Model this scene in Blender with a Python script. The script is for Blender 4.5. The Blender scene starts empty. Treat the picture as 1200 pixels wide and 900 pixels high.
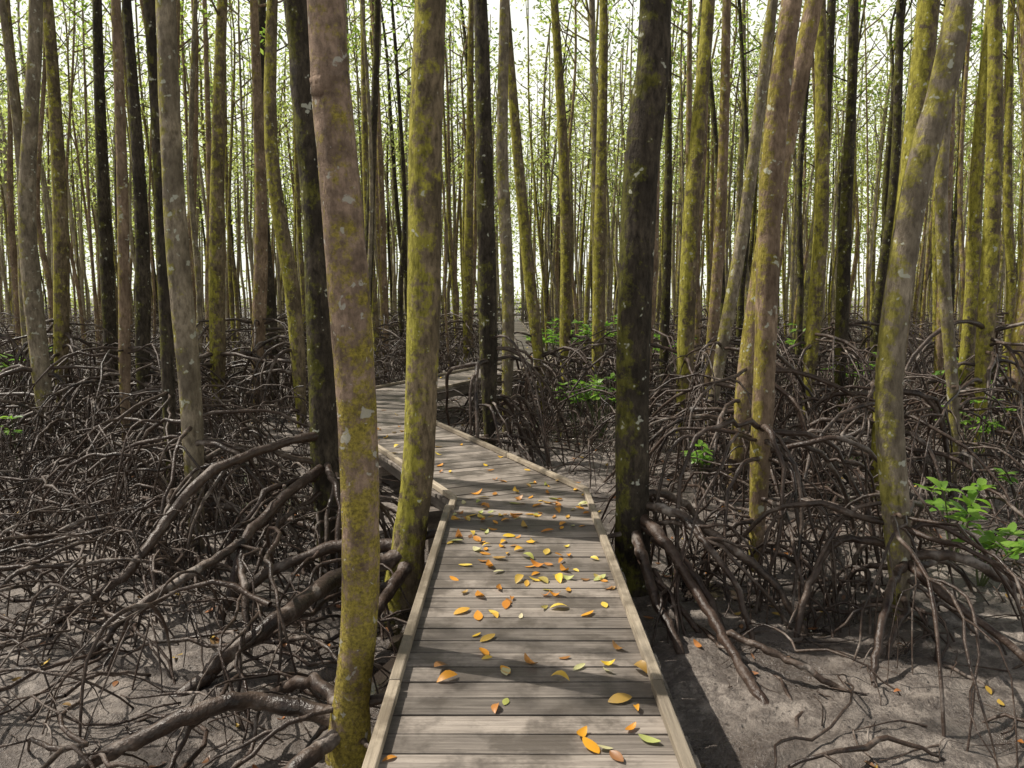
import bpy, math, random
import numpy as np
from mathutils import Vector
rng=np.random.default_rng(7); random.seed(7)
scene=bpy.context.scene
SUN_AZ=-72.0; SUN_EL=53.0   # azimuth from +Y, clockwise positive

# ---------------------------------------------------------------- terrain fn
def ground_z(x,y):
    return (-0.56+0.06*np.sin(.9*x+1.3)*np.cos(.7*y)+.04*np.sin(2.1*x+1.3*y)
            +.022*np.sin(5*x+.7*y)*np.cos(4.3*y+1)+.012*np.sin(11*x+3*y)*np.sin(9.0*y-2*x)+.007*np.sin(23*x-5*y)*np.sin(19*y+7*x))
PATH=np.array([[.07,-4.],[.07,5.95],[-1.5,9.3],[-2.1,12.2],[.43,18.0],[.02,43.0]])
HW=.57
def path_dist(x,y):
    d=1e9
    for a,b in zip(PATH[:-1],PATH[1:]):
        ab=b-a; p=np.array([x,y])-a
        t=max(0,min(1,p@ab/(ab@ab))); d=min(d,np.hypot(*(p-t*ab)))
    return d

# ---------------------------------------------------------------- materials
class NT:
    def __init__(s,name):
        s.m=bpy.data.materials.new(name); s.m.use_nodes=True
        s.n=s.m.node_tree.nodes; s.l=s.m.node_tree.links; s.n.clear()
        s.out=s.n.new('ShaderNodeOutputMaterial')
    def node(s,t,**k):
        return s.n.new(t)
    def link(s,a,b): s.l.new(a,b)
    def noise(s,vec,scale,detail=5,rough=.6,dist=0.):
        n=s.node('ShaderNodeTexNoise'); n.inputs['Scale'].default_value=scale
        n.inputs['Detail'].default_value=detail; n.inputs['Roughness'].default_value=rough
        n.inputs['Distortion'].default_value=dist
        if vec is not None: s.link(vec,n.inputs['Vector'])
        return n.outputs['Fac']
    def ramp(s,fac,stops):
        r=s.node('ShaderNodeValToRGB'); e=r.color_ramp.elements
        while len(e)<len(stops): e.new(.5)
        for i,(p,c) in enumerate(stops):
            e[i].position=p
            e[i].color=(c,c,c,1) if not hasattr(c,'__len__') else (*c,1)
        s.link(fac,r.inputs[0]); return r.outputs[0]
    def mix(s,f,a,b,mode='MIX'):
        n=s.node('ShaderNodeMix'); n.data_type='RGBA'; n.blend_type=mode
        for i,v in ((0,f),(6,a),(7,b)):
            if isinstance(v,bpy.types.NodeSocket): s.link(v,n.inputs[i])
            else: n.inputs[i].default_value=v if i==0 else (*v,1)
        return n.outputs[2]
    def math(s,op,a,b=0.):
        n=s.node('ShaderNodeMath'); n.operation=op
        for i,v in enumerate((a,b)):
            if isinstance(v,bpy.types.NodeSocket): s.link(v,n.inputs[i])
            else: n.inputs[i].default_value=v
        return n.outputs[0]
    def pos(s): return s.node('ShaderNodeNewGeometry')
    def mapping(s,vec,scale):
        n=s.node('ShaderNodeMapping'); n.inputs['Scale'].default_value=scale
        s.link(vec,n.inputs['Vector']); return n.outputs[0]
    def finish(s,col,rough,height=None,bstr=.5,bdist=.01,spec=.4):
        p=s.node('ShaderNodeBsdfPrincipled')
        for k,v in (('Base Color',col),('Roughness',rough)):
            if isinstance(v,bpy.types.NodeSocket): s.link(v,p.inputs[k])
            else: p.inputs[k].default_value=v if k=='Roughness' else (*v,1)
        p.inputs['Specular IOR Level'].default_value=spec
        if height is not None:
            b=s.node('ShaderNodeBump'); b.inputs['Strength'].default_value=bstr; b.inputs['Distance'].default_value=bdist
            s.link(height,b.inputs['Height']); s.link(b.outputs[0],p.inputs['Normal'])
        s.link(p.outputs[0],s.out.inputs[0]); return s.m

def bark_mat(name,c0,c1,moss,moss_amt,lichen_amt):
    t=NT(name); g=t.pos(); P=g.outputs['Position']
    n1=t.noise(t.mapping(P,(1,1,.4)),26,4,.7)
    base=t.mix(t.ramp(n1,[(.34,0.),(.66,1.)]),c0,c1)
    n4=t.noise(P,2.6,1,.6)
    base=t.mix(t.ramp(n4,[(.35,0.),(.62,.6)]),base,tuple(c*.55 for c in c0))
    sep=t.node('ShaderNodeSeparateXYZ'); t.link(g.outputs['Normal'],sep.inputs[0])
    side=t.math('MULTIPLY',sep.outputs[0],-.12)
    n2=t.noise(P,6.5,4,.75)
    mf=t.math('ADD',n2,side)
    e=.72-.34*moss_amt
    mfac=t.ramp(mf,[(e-.03,0.),(e+.07,.9)])
    mcol=t.mix(t.ramp(n1,[(.3,0.),(.7,1.)]),tuple(c*.35 for c in moss),tuple(min(1,c*1.35) for c in moss))
    col=t.mix(mfac,base,mcol)
    n3=t.noise(P,13,2,.6); e=.76-.2*lichen_amt
    col=t.mix(t.ramp(n3,[(e-.02,0.),(e+.02,.8)]),col,(.48,.48,.41))
    return t.finish(col,.88,n1,1.,.02,.2)

barks=[bark_mat('bark_brown',(.14,.095,.065),(.40,.29,.205),(.31,.26,.045),.45,.45),
       bark_mat('bark_mossy',(.085,.065,.042),(.30,.23,.15),(.34,.31,.050),.68,.35),
       bark_mat('bark_dark',(.024,.019,.015),(.10,.08,.06),(.12,.115,.024),.48,.35),
       bark_mat('bark_grey',(.14,.112,.082),(.40,.335,.25),(.29,.26,.055),.48,.5)]
def lichen_trunk():
    t=NT('bark_foreground'); g=t.pos(); P=g.outputs['Position']
    n1=t.noise(t.mapping(P,(1,1,.5)),30,6,.75)
    n4=t.noise(P,7,5,.65)
    base=t.mix(t.ramp(n4,[(.35,0.),(.62,1.)]),(.14,.098,.07),(.42,.30,.225))
    base=t.mix(t.ramp(n1,[(.4,.0),(.65,.7)]),base,(.08,.056,.042))
    n2=t.noise(P,10,8,.78)
    sp=t.node('ShaderNodeSeparateXYZ'); t.link(P,sp.inputs[0])
    zf=t.math('MULTIPLY',t.math('SUBTRACT',sp.outputs[2],1.3),-.05)
    n5=t.noise(P,60,3,.7)
    mcol=t.mix(t.ramp(n5,[(.3,0.),(.7,1.)]),(.10,.08,.018),(.48,.39,.065))
    col=t.mix(t.ramp(t.math('ADD',n2,zf),[(.47,0.),(.57,.88)]),base,mcol)
    n3=t.noise(P,16,4,.5,.5)
    col=t.mix(t.ramp(n3,[(.63,0.),(.66,.8)]),col,(.48,.46,.40))
    return t.finish(col,.88,t.math('ADD',n1,t.math('MULTIPLY',n5,.4)),1.,.018,.2)
barks.append(lichen_trunk())
barks.append(bark_mat('bark_far_haze',(.24,.19,.14),(.52,.45,.35),(.36,.34,.12),.45,.5))  # pale bark for distant trunks, atmospheric haze painted into the colour

def root_mat():
    t=NT('stilt_root_bark'); g=t.pos(); P=g.outputs['Position']
    n1=t.noise(P,30,3,.65); n3=t.noise(P,4.5,3,.65)
    c=t.mix(t.ramp(n3,[(.38,0.),(.58,1.)]),(.018,.012,.010),(.115,.08,.06))
    c=t.mix(t.ramp(n3,[(.56,0.),(.67,.9)]),c,(.36,.315,.28))
    c=t.mix(t.ramp(n1,[(.45,0.),(.7,.65)]),c,(.016,.012,.010))
    rnd=g.outputs['Random Per Island']
    c=t.mix(t.ramp(rnd,[(0.,.0),(1.,.7)]),c,(.05,.028,.019))
    return t.finish(c,t.ramp(n3,[(.3,.30),(.7,.65)]),n1,.8,.014,.45)
M_root=root_mat()

def leaf_mat(name,cols,trans=.45,tmul=2.2,gloss=True):
    t=NT(name); g=t.pos(); r=g.outputs['Random Per Island']
    c=t.ramp(r,[(i/(len(cols)-1),k) for i,k in enumerate(cols)])
    if gloss:
        p=t.node('ShaderNodeBsdfPrincipled'); t.link(c,p.inputs['Base Color']); p.inputs['Roughness'].default_value=.45
    else:
        p=t.node('ShaderNodeBsdfDiffuse'); t.link(c,p.inputs[0])
    tr=t.node('ShaderNodeBsdfTranslucent')
    t.link(t.mix(1.,c,(tmul,tmul*1.05,tmul*.7),'MULTIPLY'),tr.inputs[0])
    mx=t.node('ShaderNodeMixShader'); mx.inputs[0].default_value=trans
    t.link(p.outputs[0],mx.inputs[1]); t.link(tr.outputs[0],mx.inputs[2]); t.link(mx.outputs[0],t.out.inputs[0])
    return t.m
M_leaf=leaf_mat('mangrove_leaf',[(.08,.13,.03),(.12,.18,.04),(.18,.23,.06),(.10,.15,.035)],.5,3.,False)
M_leaf_haze=leaf_mat('far_haze_leaf',[(.18,.22,.09),(.24,.27,.11),(.28,.30,.14)],.5,2.9,False)  # distant foliage: greens lightened to stand in for aerial haze
M_seed=leaf_mat('seedling_leaf',[(.10,.22,.03),(.18,.32,.05),(.22,.36,.06)],.4,2.)
M_fall=leaf_mat('fallen_leaf',[(.80,.55,.05),(.78,.38,.03),(.52,.19,.03),(.82,.62,.10),(.26,.12,.05),(.74,.32,.03),(.42,.18,.05),(.40,.45,.12),(.70,.62,.40)],.1,1.2)
M_litter=leaf_mat('litter_leaf',[(.14,.065,.03),(.46,.18,.04),(.11,.055,.03),(.60,.40,.06),(.20,.12,.07),(.40,.14,.04)],.1,1.2)

def mud_mat():
    t=NT('tidal_mud'); g=t.pos(); P=g.outputs['Position']
    n1=t.noise(P,1.1,4,.6); n2=t.noise(P,8,6,.75); n3=t.noise(P,42,4,.7)
    c=t.mix(t.ramp(n1,[(.38,0.),(.62,1.)]),(.125,.102,.088),(.40,.345,.30))
    c=t.mix(t.ramp(n2,[(.42,0.),(.56,.85)]),c,(.088,.069,.058))
    c=t.mix(t.ramp(n3,[(.54,0.),(.70,.6)]),c,(.42,.365,.32))
    v=t.node('ShaderNodeTexVoronoi'); v.inputs['Scale'].default_value=17; t.link(P,v.inputs['Vector'])
    hole=t.ramp(v.outputs['Distance'],[(.0,0.),(.2,1.)])
    c=t.mix(hole,tuple([.035,.027,.022]),c)
    sp=t.node('ShaderNodeSeparateXYZ'); t.link(P,sp.inputs[0])
    mr=t.node('ShaderNodeMapRange'); t.link(sp.outputs[2],mr.inputs['Value'])
    mr.inputs['From Min'].default_value=-.61; mr.inputs['From Max'].default_value=-.53
    wet=mr.outputs[0]
    c=t.mix(t.math('MULTIPLY',t.math('SUBTRACT',1.,wet),.6),c,(.07,.054,.046))
    rough=t.math('ADD',t.math('MULTIPLY',wet,.34),t.ramp(n1,[(.44,.10),(.60,.38)]))
    h=t.math('ADD',t.math('ADD',t.math('MULTIPLY',n2,1.5),t.math('MULTIPLY',n3,.4)),t.math('MULTIPLY',hole,.35))
    return t.finish(c,rough,h,1.,.035,.7)
M_mud=mud_mat()
t=NT('shallow_water'); M_water=t.finish((.045,.036,.030),.05,t.noise(t.pos().outputs['Position'],9,2,.5),.12,.01,.7)

def wood_mat(name,c0,c1,c2):
    t=NT(name); a=t.node('ShaderNodeAttribute'); a.attribute_name='grain'; V=a.outputs['Vector']
    g=t.pos()
    n1=t.noise(t.mapping(V,(2.2,60,1)),1.,6,.75)
    n2=t.noise(t.mapping(V,(1.2,5,1)),1.3,4,.65)
    n3=t.noise(g.outputs['Position'],3.,5,.7)
    c=t.mix(t.ramp(n1,[(.34,0.),(.64,1.)]),c0,c1)
    c=t.mix(t.ramp(n2,[(.35,0.),(.7,.7)]),c,c2)
    rp=g.outputs['Random Per Island']
    br=t.ramp(rp,[(0.,.5),(.5,.92),(1.,1.25)])
    c=t.mix(1.,c,br,'MULTIPLY')
    c=t.mix(t.ramp(n3,[(.46,0.),(.58,.65)]),c,tuple(x*.6 for x in c0))
    return t.finish(c,t.ramp(n3,[(.4,.7),(.62,.38)]),n1,.8,.006,.45)
M_deck=wood_mat('weathered_deck_timber',(.115,.095,.080),(.42,.365,.315),(.28,.242,.21))
M_kerb=wood_mat('kerb_timber',(.19,.15,.108),(.52,.44,.33),(.38,.32,.25))

# ---------------------------------------------------------------- mesh builder
class B:
    def __init__(s): s.v=[];s.f=[];s.m=[];s.n=0
    def add(s,v,f,m):
        s.v.append(np.asarray(v,dtype=np.float32)); s.f.append(np.asarray(f,dtype=np.int32)+s.n)
        s.m.append(np.full(len(f),m,dtype=np.int32)); s.n+=len(v)
    def tube(s,P,R,sides,mat,ref=None,rough=0.):
        P=np.asarray(P,float); R=np.asarray(R,float); n=len(P)
        T=np.gradient(P,axis=0); T/=np.linalg.norm(T,axis=1)[:,None]+1e-9
        if ref is None:
            ch=P[-1]-P[0]
            ref=np.array([1.,0,0]) if np.hypot(ch[0],ch[1])<.6*abs(ch[2]) and n>12 else np.array([-ch[1],ch[0],.001])
        U=ref-(T@ref)[:,None]*T; U/=np.linalg.norm(U,axis=1)[:,None]+1e-9
        W=np.cross(T,U)
        a=np.arange(sides)*2*math.pi/sides
        rr=R[:,None]*np.ones(sides)
        if rough>0:
            ph=rng.random(4)*6
            i=np.arange(n)[:,None]
            rr=rr*(1+rough*(np.sin(2*a+ph[0]+i*.21)+.7*np.sin(3*a+ph[1]-i*.33)+.5*rng.normal(0,1,(n,1))*.6+.35*rng.normal(0,1,(n,sides))))
        V=P[:,None,:]+rr[:,:,None]*(np.cos(a)[None,:,None]*U[:,None,:]+np.sin(a)[None,:,None]*W[:,None,:])
        i=np.arange(n-1)[:,None]*sides; j=np.arange(sides)[None,:]; j2=(j+1)%sides
        F=np.stack([i+j,i+j2,i+sides+j2,i+sides+j],-1).reshape(-1,4)
        s.add(V.reshape(-1,3),F,mat)
    def leaves(s,C,L,Wd,mat,up=.3):
        n=len(C)
        D=rng.normal(0,1,(n,3)); D[:,2]=D[:,2]*.6+up
        D/=np.linalg.norm(D,axis=1)[:,None]
        Q=np.cross(D,rng.normal(0,1,(n,3))); Q/=np.linalg.norm(Q,axis=1)[:,None]+1e-9
        L=(L*rng.uniform(.7,1.25,n))[:,None]; W2=L*Wd/2
        v=np.stack([C,C+D*L*.5+Q*W2,C+D*L,C+D*L*.5-Q*W2],1).reshape(-1,3)
        s.add(v,np.arange(n*4).reshape(-1,4),mat)
    def obj(s,name,mats,loc=(0,0,0),smooth=True,parent=None):
        v=np.concatenate(s.v)-np.array(loc,dtype=np.float32); f=np.concatenate(s.f); m=np.concatenate(s.m)
        me=bpy.data.meshes.new(name); me.vertices.add(len(v)); me.vertices.foreach_set('co',v.ravel())
        me.loops.add(len(f)*4); me.loops.foreach_set('vertex_index',f.ravel())
        me.polygons.add(len(f)); me.polygons.foreach_set('loop_start',np.arange(len(f),dtype=np.int32)*4)
        for k in mats: me.materials.append(k)
        me.polygons.foreach_set('material_index',m)
        me.polygons.foreach_set('use_smooth',np.full(len(f),smooth))
        me.update(calc_edges=True)
        o=bpy.data.objects.new(name,me); o.location=loc; scene.collection.objects.link(o)
        if parent: o.parent=parent
        return o
def catmull(P,n):
    P=np.asarray(P,float); Q=np.vstack([2*P[0]-P[1],P,2*P[-1]-P[-2]])
    t=np.linspace(0,len(P)-1-1e-6,n); i=t.astype(int); u=(t-i)[:,None]
    a,b,c,d=Q[i],Q[i+1],Q[i+2],Q[i+3]
    return .5*(2*b+(c-a)*u+(2*a-5*b+4*c-d)*u*u+(3*b-3*c+d-a)*u**3)

def stilt_root(b,start,phi,dist,r0,sides,nseg,depth=0,mat=1,arch=0.45):
    x,y,z=start
    ex,ey=x+math.cos(phi)*dist,y+math.sin(phi)*dist
    if path_dist(ex,ey)<HW+.12 or path_dist(x+(ex-x)*.6,y+(ey-y)*.6)<HW+.12: 
        if z>-.12: return
    ez=float(ground_z(ex,ey))-.06
    t=np.linspace(0,1,nseg)
    px=-math.sin(phi);py=math.cos(phi)
    w=rng.normal(0,.10)*dist; w2=rng.normal(0,.05)*dist
    lat=w*np.sin(t*math.pi)+w2*np.sin(t*2*math.pi)
    p=rng.uniform(1.6,4.2)
    Z=z+(ez-z)*t**p+arch*dist*np.sin(t*math.pi)*.35*rng.uniform(-.25,1)
    P=np.stack([x+(ex-x)*t+px*lat,y+(ey-y)*t+py*lat,Z],1)
    P[1:-1]+=rng.normal(0,.012,(nseg-2,3))*min(1,dist)
    R=r0*(1-.5*t)*(1+.09*rng.normal(0,1,nseg))
    b.tube(P,R,sides,mat,ref=np.array([px,py,.01]))
    if depth>0:
        for _ in range(depth if rng.random()<.8 else 0):
            k=rng.integers(max(1,nseg//3),nseg-2)
            if P[k][2]-ez>.15:
                stilt_root(b,P[k],phi+rng.normal(0,.8),rng.uniform(.2,.6)*dist+.1,r0*.62,max(4,sides-1),max(5,nseg-3),depth-1,mat,.2)

def crown(b,P,H,nl,ls,low,leafm=2,spread=1.4,limb_mat=0,sig=.26):
    cs=[]; nb=5
    for i in range(nb):
        hz=H*(low+(.96-low)*(i+rng.random()*.6)/nb)
        s=np.array([np.interp(hz,P[:,2],P[:,0]),np.interp(hz,P[:,2],P[:,1]),hz]); ph=rng.random()*6.28; L=spread*rng.uniform(.4,1.2)
        e=s+np.array([math.cos(ph)*L,math.sin(ph)*L,L*rng.uniform(.4,1.3)])
        m=(s+e)/2+np.array([0,0,-.12*L])
        Q=catmull([s,m,e],6); b.tube(Q,np.linspace(.026,.006,6),4,limb_mat)
        cs+= [Q[4],Q[5]]
    cs+=[P[-1]]
    cs=np.array(cs); idx=rng.integers(0,len(cs),nl)
    C=cs[idx]+rng.normal(0,sig,(nl,3))*np.array([1.2,1.2,.8])
    b.leaves(C,ls,.46,leafm)

def make_tree(b,ctrl,r,H,nroots,collar,spread,sides=10,nseg=26,rs=6,rseg=9,rdepth=1,nl=500,ls=.13,foot=.8,rr=.28,lrough=.03,low=.6,sig=.26):
    x0,y0=ctrl[0][0],ctrl[0][1]; g=float(ground_z(x0,y0))
    c=[list(p) for p in ctrl]
    last=np.array(c[-1],float); prev=np.array(c[-2],float)
    sl=(last-prev)/(last[2]-prev[2])
    if last[2]<H:
        mid=(last[2]+H)/2
        c.append(list(last+sl*(mid-last[2])*.7+np.array([rng.normal(0,.1),rng.normal(0,.1),0])*1)); c[-1][2]=mid
        c.append(list(np.array(c[-1])+sl*(H-mid)*.4+np.array([rng.normal(0,.15),rng.normal(0,.15),0]))); c[-1][2]=H
    P=catmull(c,nseg)
    z=P[:,2]; t=(z-g)/(H-g)
    R=r*(1-.66*np.clip((t-.22)/.78,0,1))
    hz=np.clip((z-g)/max(collar,.05),0,1)
    R=R*(foot+(1-foot)*hz)
    b.tube(P,R,sides,0,ref=np.array([1.,0.02,0]),rough=lrough)
    ph0=rng.random()*6.28
    for i in range(nroots):
        hz=g+collar*rng.uniform(.15,1.15) 
        s=np.array([np.interp(hz,z,P[:,0]),np.interp(hz,z,P[:,1]),hz])
        ph=ph0+i*2.4+rng.normal(0,.25)
        s=s+np.array([math.cos(ph),math.sin(ph),0])*r*.35
        d=spread*rng.uniform(.35,1.1)*(.45+.75*(hz-g)/max(collar,.3))
        stilt_root(b,s,ph,d,r*rr*rng.uniform(.5,1.1),rs,rseg,rdepth)
    crown(b,P,H,nl,ls,low,sig=sig)
    return P

def add_tree(ctrl,r,bark,H,nroots,collar,spread,extra=(),**k):
    b=B(); make_tree(b,ctrl,r,H,nroots,collar,spread,**k)
    for pts,ra,rb in extra:
        n=max(14,len(pts)*6); P=catmull(pts,n); 
        P[1:-1]+=rng.normal(0,.006,(n-2,3))
        R=np.linspace(ra,rb,n)*(1+.07*rng.normal(0,1,n))
        ch=P[-1]-P[0]
        b.tube(P,R,9,1,ref=np.array([-ch[1],ch[0],.3*abs(ch[0])+.1]),rough=.04)
    x,y=ctrl[0][0],ctrl[0][1]
    b.obj('mangrove_tree',[barks[bark],M_root,M_leaf],(x,y,float(ground_z(x,y))))
placed=[]
G=lambda x,y: float(ground_z(x,y))-.12
big=dict(sides=18,nseg=60,rs=8,rseg=13,rdepth=2,nl=200,lrough=.035,low=.70,sig=.16,ls=.14)
add_tree([(-.77,3.36,-.72),(-.745,3.35,-.3),(-.69,3.35,.23),(-.68,3.35,1.02),(-.717,3.35,1.765),(-.76,3.35,2.47),(-.77,3.35,2.81)],.086,4,10.5,5,.28,.7,foot=1.25,
 extra=[([(-.80,3.36,-.36),(-1.12,3.42,-.31),(-1.36,3.32,-.27),(-1.63,3.2,-.35),(-1.95,3.12,-.48),(-2.3,2.9,-.68)],.046,.028),
        ([(-.80,3.3,-.40),(-.95,3.1,-.45),(-1.1,2.85,-.6),(-1.2,2.7,-.7)],.045,.03),
        ([(-.8,3.4,-.3),(-1.05,3.7,-.35),(-1.35,3.85,-.55),(-1.5,3.9,-.7)],.035,.022)],**big)
add_tree([(-.80,5.33,-.75),(-.76,5.35,-.3),(-.70,5.35,.1),(-.65,5.35,.67),(-.6,5.35,1.86),(-.58,5.35,2.8),(-.54,5.35,3.54)],.115,1,11.5,5,.45,.9,foot=1.45,
 extra=[([(-.78,5.3,-.25),(-1.15,5.0,-.28),(-1.32,4.3,-.26),(-1.60,4.0,-.38),(-1.72,3.9,-.5),(-2.2,3.5,-.62)],.062,.034),
        ([(-.8,5.35,-.2),(-1.2,5.4,-.2),(-1.6,5.25,-.3),(-2.0,5.0,-.5),(-2.3,4.9,-.7)],.05,.03),
        ([(-.75,5.2,-.3),(-.85,4.8,-.4),(-.95,4.3,-.5),(-1.0,4.0,-.68)],.045,.025)],**big)
add_tree([(-1.50,6.2,-.75),(-1.52,6.2,-.34),(-1.53,6.2,.88),(-1.55,6.2,2.24),(-1.61,6.2,3.2),(-1.65,6.2,3.84)],.120,2,11.,12,.8,1.3,foot=.85,
 extra=[([(-1.55,6.15,.47),(-1.97,5.8,.40),(-2.25,5.5,.27),(-2.40,5.2,.04),(-2.54,4.9,-.22),(-2.9,4.8,-.47),(-3.3,4.5,-.7)],.040,.028),
        ([(-1.55,6.1,.2),(-1.75,5.6,.05),(-1.86,5.2,-.1),(-1.86,4.9,-.35),(-1.95,4.7,-.7)],.04,.028),
        ([(-1.86,5.15,-.1),(-2.1,4.75,-.2),(-2.35,4.4,-.35),(-2.6,4.1,-.7)],.033,.02),
        ([(-1.86,5.1,-.15),(-1.7,4.7,-.3),(-1.6,4.45,-.7)],.03,.02)],**big)
add_tree([(.90,5.45,-.75),(.885,5.45,-.23),(.86,5.45,.96),(.88,5.45,2.16),(.93,5.45,2.9),(.97,5.45,3.57)],.122,2,11.5,10,.6,1.0,foot=1.15,
 extra=[([(.90,5.42,.02),(1.02,5.15,-.05),(1.14,4.8,-.22),(1.24,4.4,-.40),(1.30,4.0,-.50),(1.42,3.6,-.69)],.043,.024),
        ([(.88,5.40,-.08),(.90,5.12,-.20),(.94,4.8,-.38),(1.0,4.5,-.50),(1.08,4.2,-.69)],.040,.024),
        ([(.93,5.42,.10),(1.2,5.2,.06),(1.48,5.05,-.10),(1.75,4.95,-.32),(1.98,4.85,-.69)],.036,.022),
        ([(1.2,5.2,.05),(1.32,4.95,-.08),(1.45,4.7,-.3),(1.52,4.5,-.69)],.026,.018),
        ([(.93,5.5,.15),(1.2,5.6,.10),(1.45,5.8,-.15),(1.6,5.95,-.69)],.034,.02),
        ([(1.24,4.4,-.40),(1.45,4.2,-.42),(1.7,4.05,-.5),(2.0,3.95,-.66)],.024,.014),
        ([(.92,5.4,-.02),(1.12,5.1,-.16),(1.3,4.85,-.4),(1.42,4.7,-.69)],.034,.02)],**big)
add_tree([(1.90,5.8,-.55),(1.91,5.8,.2),(1.915,5.8,1.25),(1.917,5.8,2.5),(2.01,5.8,3.7)],.083,0,11,24,1.05,1.1,foot=.5,**big)
add_tree([(2.60,4.9,-.62),(2.53,4.9,.07),(2.42,4.9,1.03),(2.48,4.9,1.95),(2.566,4.9,2.52),(2.72,4.9,3.37)],.084,3,10.5,20,.7,1.15,foot=.55,
 extra=[([(2.58,4.9,-.1),(2.9,4.75,-.08),(3.2,4.7,-.25),(3.6,4.6,-.40),(4.0,4.3,-.68)],.034,.02),
        ([(2.56,4.85,-.15),(2.3,4.5,-.2),(2.1,4.2,-.38),(1.95,3.95,-.68)],.03,.018),
        ([(2.6,4.85,-.15),(2.65,4.4,-.24),(2.85,4.1,-.4),(3.1,3.8,-.68)],.03,.018),
        ([(2.55,4.95,-.05),(2.2,5.0,-.05),(1.95,4.85,-.3),(1.8,4.7,-.68)],.028,.018)],**big)
add_tree([(-2.62,6.2,-.6),(-2.62,6.2,-.19),(-2.62,6.2,.88),(-2.67,6.2,2.24),(-2.66,6.2,3.84)],.085,3,11,24,1.0,1.4,foot=.7,**big)
for p in ((-.77,3.36),(-.8,5.33),(-1.5,6.2),(.9,5.45),(1.9,5.8),(2.6,4.9),(-2.62,6.2)): placed.append(p)
ML=[(-3.4,7.5,-3.31,.065,2,0),(-4.7,14,-4.47,.125,0,.1),(-.27,9.6,-.38,.115,2,0),(.62,14,-.12,.11,1,-.05),(1.15,16,.85,.12,1,.1),
(1.67,15,1.71,.12,1,0),(2.44,11,2.70,.12,1,-.05),(2.56,10,3.2,.085,3,.1),(2.48,8.5,3.15,.115,0,.0),(4.67,12,4.63,.11,1,.1),
(5.6,13,5.5,.11,2,0),(3.9,8,4.1,.13,1,.05),(5.0,8.5,4.63,.065,3,-.15),(6.2,10,5.98,.11,1,.05),(7.3,11,7.0,.12,0,.2),
(-6.2,10,-5.9,.11,3,-.15),(-7.7,13,-7.5,.12,1,.1),(-7.5,14.3,-7.4,.12,2,0),(-4.85,9.5,-4.7,.07,0,.05),(-5.05,13,-4.75,.13,1,0),
(-5.8,12,-5.77,.11,2,.1),(-2.95,15,-2.5,.09,2,0),(-1.2,20,-1.0,.12,1,0),(2.85,14.3,2.75,.085,2,.05),
(-1.9,17,-1.75,.07,3,.1),(3.5,13.6,3.6,.10,0,.08)]
for (xb,y,xt,r,bk,bend) in ML:
    zt=1.6+.362*y; g=G(xb,y)
    ctrl=[(xb,y,g),(xb+(xt-xb)*.15,y,.3),(xb+(xt-xb)*.5+bend,y,1.6+.1*y),(xt,y+rng.normal(0,.1),zt)]
    add_tree(ctrl,r,bk,max(10.5,zt+4)+rng.normal(0,.7),22,rng.uniform(1.0,1.6),1.6,sides=12,nseg=36,rs=6,rseg=10,rdepth=2,nl=210,foot=.55,low=.62,sig=.18,ls=.14)
    placed.append((xb,y))
def ok(x,y,mind):
    if path_dist(x,y)<HW+.42: return False
    for a,b_ in placed:
        if (a-x)**2+(b_-y)**2<mind*mind: return False
    return True
cands=[]
tries=0
while tries<12000:
    tries+=1
    y=rng.uniform(-4,66); x=rng.uniform(-50,50)
    if abs(x)>.70*max(y,0)+2.5+(3.0 if x<0 else 0): continue
    iv=abs(x)<.70*y+.8
    if not iv and rng.random()<.7: continue
    if y<8.2 and y>-.6 and abs(x)<.74*y+1.0: continue
    if abs(x)<2.2 and y<1: continue
    if 8.2<=y<12 and abs(x)<.7*y and rng.random()<.85: continue
    md=2.2 if not iv else 1.35 if y<20 else 1.2 if y<40 else 1.35
    if not ok(x,y,md): continue
    placed.append((x,y)); cands.append((x,y))
print('random trees',len(cands))
far={0:B(),1:B(),2:B(),3:B(),5:B()}
for (x,y) in cands:
    inview=y>5 and abs(x)<.72*y+1
    near=y<24
    H=rng.uniform(10,13.5)+max(0,(y-20))*.04; g=G(x,y)
    r=float(np.clip(rng.lognormal(math.log(.064),.38),.03,.15))
    l1,l2=rng.normal(0,.030,2); w=rng.normal(0,.14,4)
    ctrl=[(x,y,g),(x+l1*1.5+w[0]*.5,y+l2*1.5,1.5),(x+l1*4+w[1],y+l2*4+w[2],4.),(x+l1*8+w[3],y+l2*8,8.)]
    bk=int(rng.choice([0,1,2,3],p=[.30,.22,.22,.26]))
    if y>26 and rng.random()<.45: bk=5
    kw=dict(foot=.6)
    if not inview: kw.update(sides=7,nseg=16,rs=5,rseg=6,rdepth=0 if y>3 else 1,nl=230,low=.70,sig=.17,ls=.14); nr=8
    elif near: kw.update(sides=9,nseg=24,rs=5,rseg=8,rdepth=1,nl=190,low=.58,sig=.20); nr=16
    elif y<42: kw.update(sides=6,nseg=15,rs=4,rseg=6,rdepth=0,nl=190,ls=.18,low=.45,sig=.34); nr=12
    else: kw.update(sides=5,nseg=10,rs=3,rseg=5,rdepth=0,nl=120,ls=.26,low=.34,sig=.45); nr=6
    col=rng.uniform(.8,1.6); sp=rng.uniform(1.1,1.7)
    if near:
        b=B(); make_tree(b,ctrl,r,H,nr,col,sp,**kw); b.obj('mangrove_tree',[barks[bk],M_root,M_leaf],(x,y,float(ground_z(x,y))))
    else:
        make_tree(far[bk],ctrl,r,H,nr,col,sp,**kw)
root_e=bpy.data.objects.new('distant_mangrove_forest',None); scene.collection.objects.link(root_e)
for k,b in far.items(): b.obj('trunks_and_crowns_%d'%(k+1),[barks[k],M_root,M_leaf_haze],parent=root_e)
b=B(); n=1000; cl=np.stack([rng.uniform(-75,75,n),rng.uniform(58,95,n),-.3+15*rng.random(n)**1.3],1)
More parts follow.
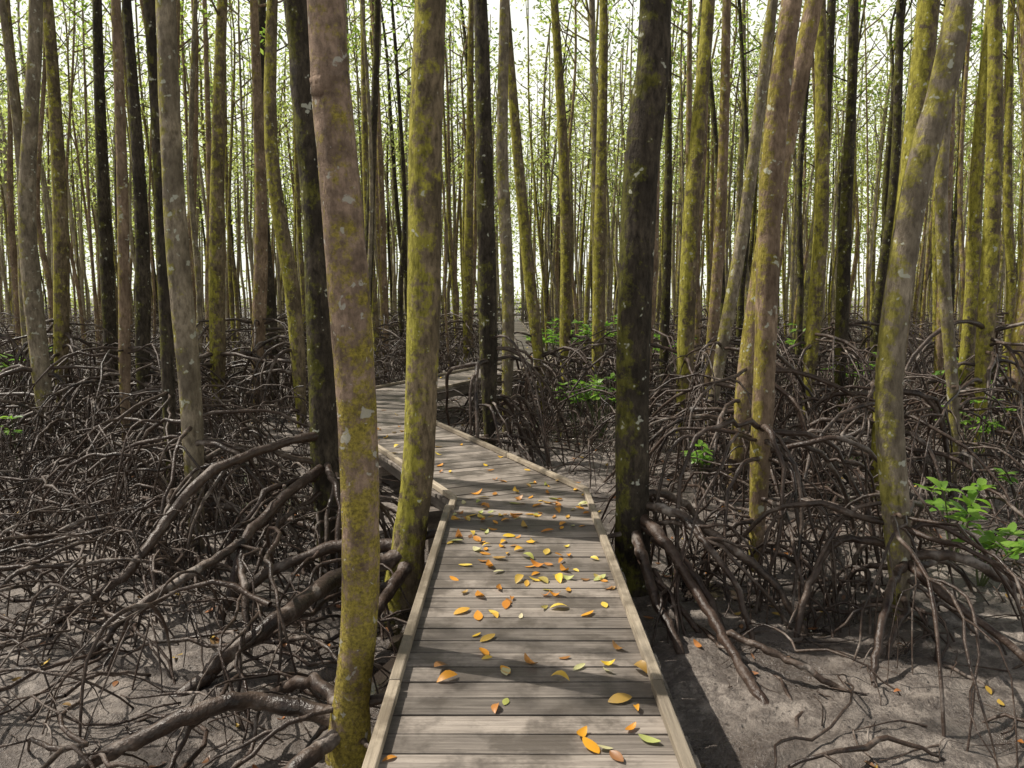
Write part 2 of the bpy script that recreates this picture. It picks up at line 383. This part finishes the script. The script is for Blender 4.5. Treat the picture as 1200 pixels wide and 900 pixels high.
idx=rng.integers(0,n,52000); b.leaves(cl[idx]+rng.normal(0,1,(52000,3))*np.array([1.5,1.3,1.0]),.36,.5,0)
b.obj('distant_foliage',[M_leaf_haze])

b=B()
def tangle(n,xr,yr,r0,dist,zr):
    for _ in range(n):
        x=rng.uniform(*xr); y=rng.uniform(*yr)
        if path_dist(x,y)<HW+.15: continue
        g=float(ground_z(x,y)); h=rng.uniform(*zr)
        P0=np.array([x,y,g+h]); ph=rng.random()*6.28
        d=rng.uniform(*dist)
        rr=r0*rng.uniform(.45,1.3)
        stilt_root(b,P0,ph,d,rr,6,9,1)
        stilt_root(b,P0,ph+math.pi+rng.normal(0,.4),d*rng.uniform(.5,1),rr,6,9,1)
tangle(220,(-5.5,-1.1),(3.6,9),.013,(.3,1.2),(.05,.6))
tangle(140,(-7,-2.6),(5,10),.015,(.3,1.2),(.1,.9))
tangle(45,(-3.2,-1.0),(2.6,5.0),.012,(.3,1.0),(.0,.22))
tangle(150,(1.3,7),(5.3,9),.013,(.3,1.0),(.02,.5))
tangle(34,(1.0,4.5),(2.8,5.5),.010,(.3,.9),(-.02,.10))
tangle(720,(-12,12),(8.5,20),.015,(.4,1.3),(.1,.95))
tangle(380,(-20,20),(18,34),.020,(.5,1.5),(.2,1.))
b.obj('tangled_mangrove_roots',[M_root,M_root])
# fine twigs and sticks lying on the mud
b=B()
for _ in range(420):
    y=2.7+9*rng.random()**1.2; x=rng.uniform(-1,1)*(.7*y+.5)
    if path_dist(x,y)<HW+.3: continue
    L=rng.uniform(.08,.45); a=rng.random()*6.28
    q=[(x+math.cos(a)*L*s+rng.normal(0,.012),y+math.sin(a)*L*s+rng.normal(0,.012)) for s in (0,.35,.7,1.)]
    P=catmull([(u_,v_,float(ground_z(u_,v_))+rng.uniform(.003,.03)) for u_,v_ in q],7)
    b.tube(P,np.linspace(.005,.002,7)*rng.uniform(.6,1.6),4,0)
b.obj('fallen_twigs',[M_root])

# ---------------------------------------------------------------- ground
u=np.linspace(-1,1,560); gx=np.sinh(u*5.9)/np.sinh(5.9)*420; gy=gx+5
X,Y=np.meshgrid(gx,gy,indexing='ij'); Z=ground_z(X,Y)
Z+=.008*rng.normal(0,1,Z.shape)*(np.hypot(X,Y-6)<12)
b=B(); n=len(u); i=np.arange(n-1)[:,None]*n; j=np.arange(n-1)[None,:]
b.add(np.stack([X,Y,Z],-1).reshape(-1,3),np.stack([i+j,i+n+j,i+n+j+1,i+j+1],-1).reshape(-1,4),0)
b.obj('mud_ground',[M_mud])
b=B(); b.add([(-60,-30,-.620),(60,-30,-.620),(60,90,-.620),(-60,90,-.620)],[(0,1,2,3)],0); b.obj('puddle_water',[M_water],smooth=False)

# ---------------------------------------------------------------- boardwalk
def clip(poly,p,nrm):
    out=[]
    for a,c in zip(poly,poly[1:]+poly[:1]):
        da=(a-p)@nrm; dc=(c-p)@nrm
        if da<=0: out.append(a)
        if da*dc<0: out.append(a+(c-a)*da/(da-dc))
    return out
class Poly:
    def __init__(s): s.v=[];s.f=[];s.g=[]
    def prism(s,poly,z0,z1,d,side,tilt=0.):
        if len(poly)<3: return
        A=sum(a[0]*c[1]-a[1]*c[0] for a,c in zip(poly,poly[1:]+poly[:1]))
        if abs(A)<.01*.02: return
        if A<0: poly=poly[::-1]
        k=len(s.v); n=len(poly); rz=random.random()*40; c0=sum(poly)/n
        for z in (z0,z1):
            for a in poly:
                s.v.append((a[0],a[1],z+tilt*((a-c0)@side))); s.g.append(((a@side)+rz,(a@d)+z*.7+rz*1.7,rz))
        s.f.append(list(range(k+n-1,k-1,-1))); s.f.append(list(range(k+n,k+2*n)))
        for i in range(n): s.f.append([k+i,k+(i+1)%n,k+n+(i+1)%n,k+n+i])
    def obj(s,name,mat,parent,bevel=.003):
        me=bpy.data.meshes.new(name); me.from_pydata(s.v,[],s.f); me.materials.append(mat)
        at=me.attributes.new('grain','FLOAT_VECTOR','POINT'); at.data.foreach_set('vector',np.array(s.g,dtype=np.float32).ravel())
        o=bpy.data.objects.new(name,me); scene.collection.objects.link(o); o.parent=parent
        if bevel:
            m=o.modifiers.new('bevel','BEVEL'); m.width=bevel; m.segments=2; m.limit_method='ANGLE'
        return o
bw=bpy.data.objects.new('boardwalk',None); scene.collection.objects.link(bw)
dk=Poly(); kb=Poly(); sub=Poly()
segs=[]
for i in range(len(PATH)-1):
    a,c=PATH[i],PATH[i+1]; d=(c-a)/np.linalg.norm(c-a); segs.append((a,c,d))
for i,(a,c,d) in enumerate(segs):
    side=np.array([d[1],-d[0]]); L=np.linalg.norm(c-a)
    cl=[]
    if i>0: m=segs[i-1][2]+d; m/=np.linalg.norm(m); cl.append((a+m*.003,-m))
    if i<len(segs)-1: m=segs[i+1][2]+d; m/=np.linalg.norm(m); cl.append((c-m*.003,m))
    def cut(poly):
        for p,nn in cl: 
            if len(poly)>=3: poly=clip(poly,p,nn)
        return poly
    s=-1. if i else 0.; 
    while s<L+1.:
        w=.118; jl,jr=random.uniform(-.010,.010),random.uniform(-.010,.010); sk=random.uniform(-.002,.002)
        q=[a+d*(s+sk)-side*(HW+jl),a+d*(s-sk)+side*(HW+jr),a+d*(s+w-sk)+side*(HW+jr),a+d*(s+w+sk)-side*(HW+jl)]
        if i==len(segs)-1 and s>L: break
        zz=random.uniform(-.003,.002)
        dk.prism(cut(q),-.035+zz,zz,d,side,random.uniform(-.004,.004)); s+=w+random.uniform(.006,.013)
    for sg in (-1,1):
        s=-1.2
        Lk=[2.6,3.05,2.5,2.6,2.9]; kk=0
        while s<L+1.:
            ln=Lk[kk%5]; kk+=1; off=HW-.035+random.uniform(-.014,.014); hw=.023; off2=off+random.uniform(-.014,.014)
            e=min(s+ln,L+1.)
            q=[a+d*s+side*sg*(off-hw),a+d*s+side*sg*(off+hw),a+d*e+side*sg*(off2+hw),a+d*e+side*sg*(off2-hw)]
            kb.prism(cut(q),.004,.048+random.uniform(-.004,.004),side,d)
            s+=ln+.006
    for off in (-.44,.44):
        q=[a-d*1+side*(off-.03),a-d*1+side*(off+.03),a+d*(L+1)+side*(off+.03),a+d*(L+1)+side*(off-.03)]
        sub.prism(cut(q),-.20,-.040,side,d)
    s=.6
    while s<L:
        q=[a+d*s-side*.62,a+d*s+side*.62,a+d*(s+.07)+side*.62,a+d*(s+.07)-side*.62]
        sub.prism(q,-.30,-.204,d,side)
        for off in (-.5,.5):
            p=a+d*(s+.12)+side*off
            q=[p-d*.05-side*.05,p-d*.05+side*.05,p+d*.05+side*.05,p+d*.05-side*.05]
            sub.prism(q,-.9,-.21,d,side)
        s+=1.8
dk.obj('deck_planks',M_deck,bw); kb.obj('kerb_rails',M_kerb,bw,.006); sub.obj('bearers_and_posts',M_deck,bw,.004)
rl=Poly()
def bx(x0,x1,y0,y1,z0,z1,tgt): tgt.prism([np.array([x0,y0]),np.array([x1,y0]),np.array([x1,y1]),np.array([x0,y1])],z0,z1,np.array([0,1.]),np.array([1.,0]))
bx(-2.6,2.4,43.05,45.5,-.04,.0,rl)
for x in (-2.5,-1.3,-.55,.62,1.4,2.3):
    bx(x-.05,x+.05,43.2,43.3,.004,1.05,rl)
    bx(x-.05,x+.05,45.3,45.4,.004,1.05,rl)
for z in (.35,.7):
    bx(-2.5,-.6,43.15,43.19,z,z+.09,rl); bx(.67,2.3,43.15,43.19,z,z+.09,rl); bx(-2.5,2.3,45.41,45.45,z,z+.09,rl)
bx(-2.55,-.5,43.18,43.32,1.054,1.1,rl); bx(.57,2.35,43.18,43.32,1.054,1.1,rl); bx(-2.55,2.35,45.28,45.42,1.054,1.1,rl)
for x in (-2.4,0,2.2): bx(x-.06,x+.06,44,44.12,-.9,-.05,rl)
rl.obj('viewing_platform',M_deck,bw,0)

# ---------------------------------------------------------------- leaf litter
def leaf_blades(b,pos,yaw,L,Wd,mat,pitch=None,roll=None,curl=None):
    t=np.array([0,.12,.3,.5,.72,.9,1.]); w=np.array([.04,.5,.88,1.,.8,.42,.03])
    for i in range(len(pos)):
        l=L[i]; hw=l*Wd[i]/2; cu=curl[i]; fo=rng.uniform(-.1,.5)
        xs=t*l; zc=cu*l*(t-.5)**2*1.2
        V=[]
        for k in range(7):
            ww=hw*w[k]; V+= [(xs[k]-l/2,-ww,zc[k]+fo*ww),(xs[k]-l/2,0,zc[k]),(xs[k]-l/2,ww,zc[k]+fo*ww)]
        V=np.array(V); cp,sp=math.cos(pitch[i]),math.sin(pitch[i]); cr,sr=math.cos(roll[i]),math.sin(roll[i])
        V=V@np.array([[1,0,0],[0,cr,sr],[0,-sr,cr]])@np.array([[cp,0,sp],[0,1,0],[-sp,0,cp]])
        cy,sy=math.cos(yaw[i]),math.sin(yaw[i]); V=V@np.array([[cy,sy,0],[-sy,cy,0],[0,0,1]])
        V[:,2]-=V[:,2].min(); V+=pos[i]
        F=[]
        for k in range(6):
            a=k*3; F+=[(a,a+1,a+4,a+3),(a+1,a+2,a+5,a+4)]
        b.add(V,F,mat)
pp=[]; hubs=[(rng.uniform(-.45,.6),rng.uniform(2.5,6.5)) for _ in range(16)]
while len(pp)<240:
    q=rng.random()
    if q<.42:
        h=hubs[rng.integers(0,16)]; x,y=h[0]+rng.normal(0,.16),h[1]+rng.normal(0,.18)
        if abs(x-.07)>.5: continue
    elif q<.75: x,y=.07+rng.uniform(-.5,.5),2.2+3.9*rng.random()**.8
    else:
        i=rng.choice([1,1,1,2,3,4]); a,c,d=segs[i]; s=rng.random()*min(np.linalg.norm(c-a),8); side=np.array([d[1],-d[0]])
        x,y=a+d*s+side*rng.uniform(-.5,.5)
    pp.append((x,y,.003))
pp=np.array(pp); n=len(pp)
b=B(); leaf_blades(b,pp,rng.random(n)*6.28,rng.uniform(.05,.105,n),rng.uniform(.38,.55,n),0,rng.normal(0,.12,n),rng.normal(0,.18,n),rng.normal(.25,.5,n))
b.obj('fallen_leaves',[M_fall])
n=1100; r=rng.random(n)**.7; y=2.6+r*15; x=rng.uniform(-1,1,n)*(.7*y+.6)
k=np.array([path_dist(a,c)>HW+.05 for a,c in zip(x,y)]); x=x[k];y=y[k]; n=len(x)
b=B(); leaf_blades(b,np.stack([x,y,np.maximum(ground_z(x,y),-.620)+.006],1),rng.random(n)*6.28,rng.uniform(.045,.09,n),rng.uniform(.35,.5,n),0,rng.normal(0,.2,n),rng.normal(0,.25,n),rng.normal(.3,.4,n))
b.obj('leaf_litter',[M_litter])

# ---------------------------------------------------------------- seedlings
M_stem=NT('seedling_stem').finish((.09,.11,.04),.6)
def seedling(x,y,h,nst,ll):
    b=B(); g=float(ground_z(x,y))
    for s in range(nst):
        ph=rng.random()*6.28; sp=(.15+.45*rng.random())*h*(nst>1)
        e=np.array([x+math.cos(ph)*sp,y+math.sin(ph)*sp,g+h*rng.uniform(.65,1.)])
        P=catmull([(x,y,g-.05),((x+e[0])/2,(y+e[1])/2,g+h*.5),e],8); b.tube(P,np.linspace(.009,.004,8),5,1)
        for tier in range(2):
            c=P[-1-tier*2]; m=6
            yaw=rng.random()*6+np.arange(m)*2*math.pi/m+rng.normal(0,.2,m)
            L=ll*rng.uniform(.75,1.15,m)
            pos=np.array([[c[0]+math.cos(a)*l*.5,c[1]+math.sin(a)*l*.5,c[2]-.01] for a,l in zip(yaw,L)])
            leaf_blades(b,pos,yaw,L,np.full(m,.42),0,rng.normal(.1,.3,m),rng.normal(0,.25,m),rng.normal(-.3,.2,m))
    b.obj('mangrove_seedling',[M_seed,M_stem],(x,y,g))
for a in [(3.35,5.30,.45,4,.14),(3.45,5.8,.65,4,.15),(2.05,8.0,.65,6,.12),(1.35,11.6,.95,13,.14),(1.05,12.4,.8,7,.13),(6.2,14,1.2,10,.15),(6.5,18,1.5,12,.17),
          (5.6,9.2,.95,7,.13),(2.0,20,1.7,20,.18),(1.2,21,1.5,14,.18),(-9,14,1.3,7,.16),(-5.9,9,.8,2,.14),(4.9,7.2,.6,3,.12),(7.4,12.5,1.1,8,.15),(3.6,18,1.3,12,.17),(8.5,11.5,1.1,7,.15)]:
    seedling(*a)

# ---------------------------------------------------------------- light, world, camera
w=bpy.data.worlds.new("World"); scene.world=w; w.use_nodes=True
nt=w.node_tree; sky=nt.nodes.new('ShaderNodeTexSky'); sky.sky_type='NISHITA'; sky.sun_disc=False
sky.sun_elevation=math.radians(SUN_EL); sky.sun_rotation=math.radians(SUN_AZ%360); sky.dust_density=5.; sky.air_density=1.
# haze: thick and bright toward the horizon, thin overhead
tc=nt.nodes.new('ShaderNodeTexCoord'); sx=nt.nodes.new('ShaderNodeSeparateXYZ'); nt.links.new(tc.outputs['Generated'],sx.inputs[0])
mr=nt.nodes.new('ShaderNodeMapRange'); mr.interpolation_type='SMOOTHSTEP'
for k,v in (('From Min',.34),('From Max',.56),('To Min',.9),('To Max',.0)): mr.inputs[k].default_value=v
nt.links.new(sx.outputs[2],mr.inputs['Value'])
mx=nt.nodes.new('ShaderNodeMix'); mx.data_type='RGBA'; mx.inputs[7].default_value=(22.,22.2,20.2,1)
nt.links.new(mr.outputs[0],mx.inputs[0]); nt.links.new(sky.outputs[0],mx.inputs[6])
nt.links.new(mx.outputs[2],nt.nodes['Background'].inputs[0]); nt.nodes['Background'].inputs[1].default_value=.058
L=bpy.data.lights.new('sun','SUN'); L.energy=5.; L.angle=math.radians(.5); L.color=(1,.94,.83)
so=bpy.data.objects.new('sun',L); scene.collection.objects.link(so)
az,el=math.radians(SUN_AZ),math.radians(SUN_EL)
dv=Vector((math.sin(az)*math.cos(el),math.cos(az)*math.cos(el),math.sin(el)))
so.rotation_euler=dv.to_track_quat('Z','Y').to_euler()
cam=bpy.data.cameras.new('camera'); cam.sensor_width=36; cam.lens=27; cam.clip_end=1500; cam.clip_start=.05
co=bpy.data.objects.new('camera',cam); scene.collection.objects.link(co); co.location=(0,0,1.6)
co.rotation_euler=(math.radians(90-6.65),0,0); scene.camera=co
scene.view_settings.view_transform='Standard'; scene.view_settings.look='None'; scene.view_settings.exposure=0
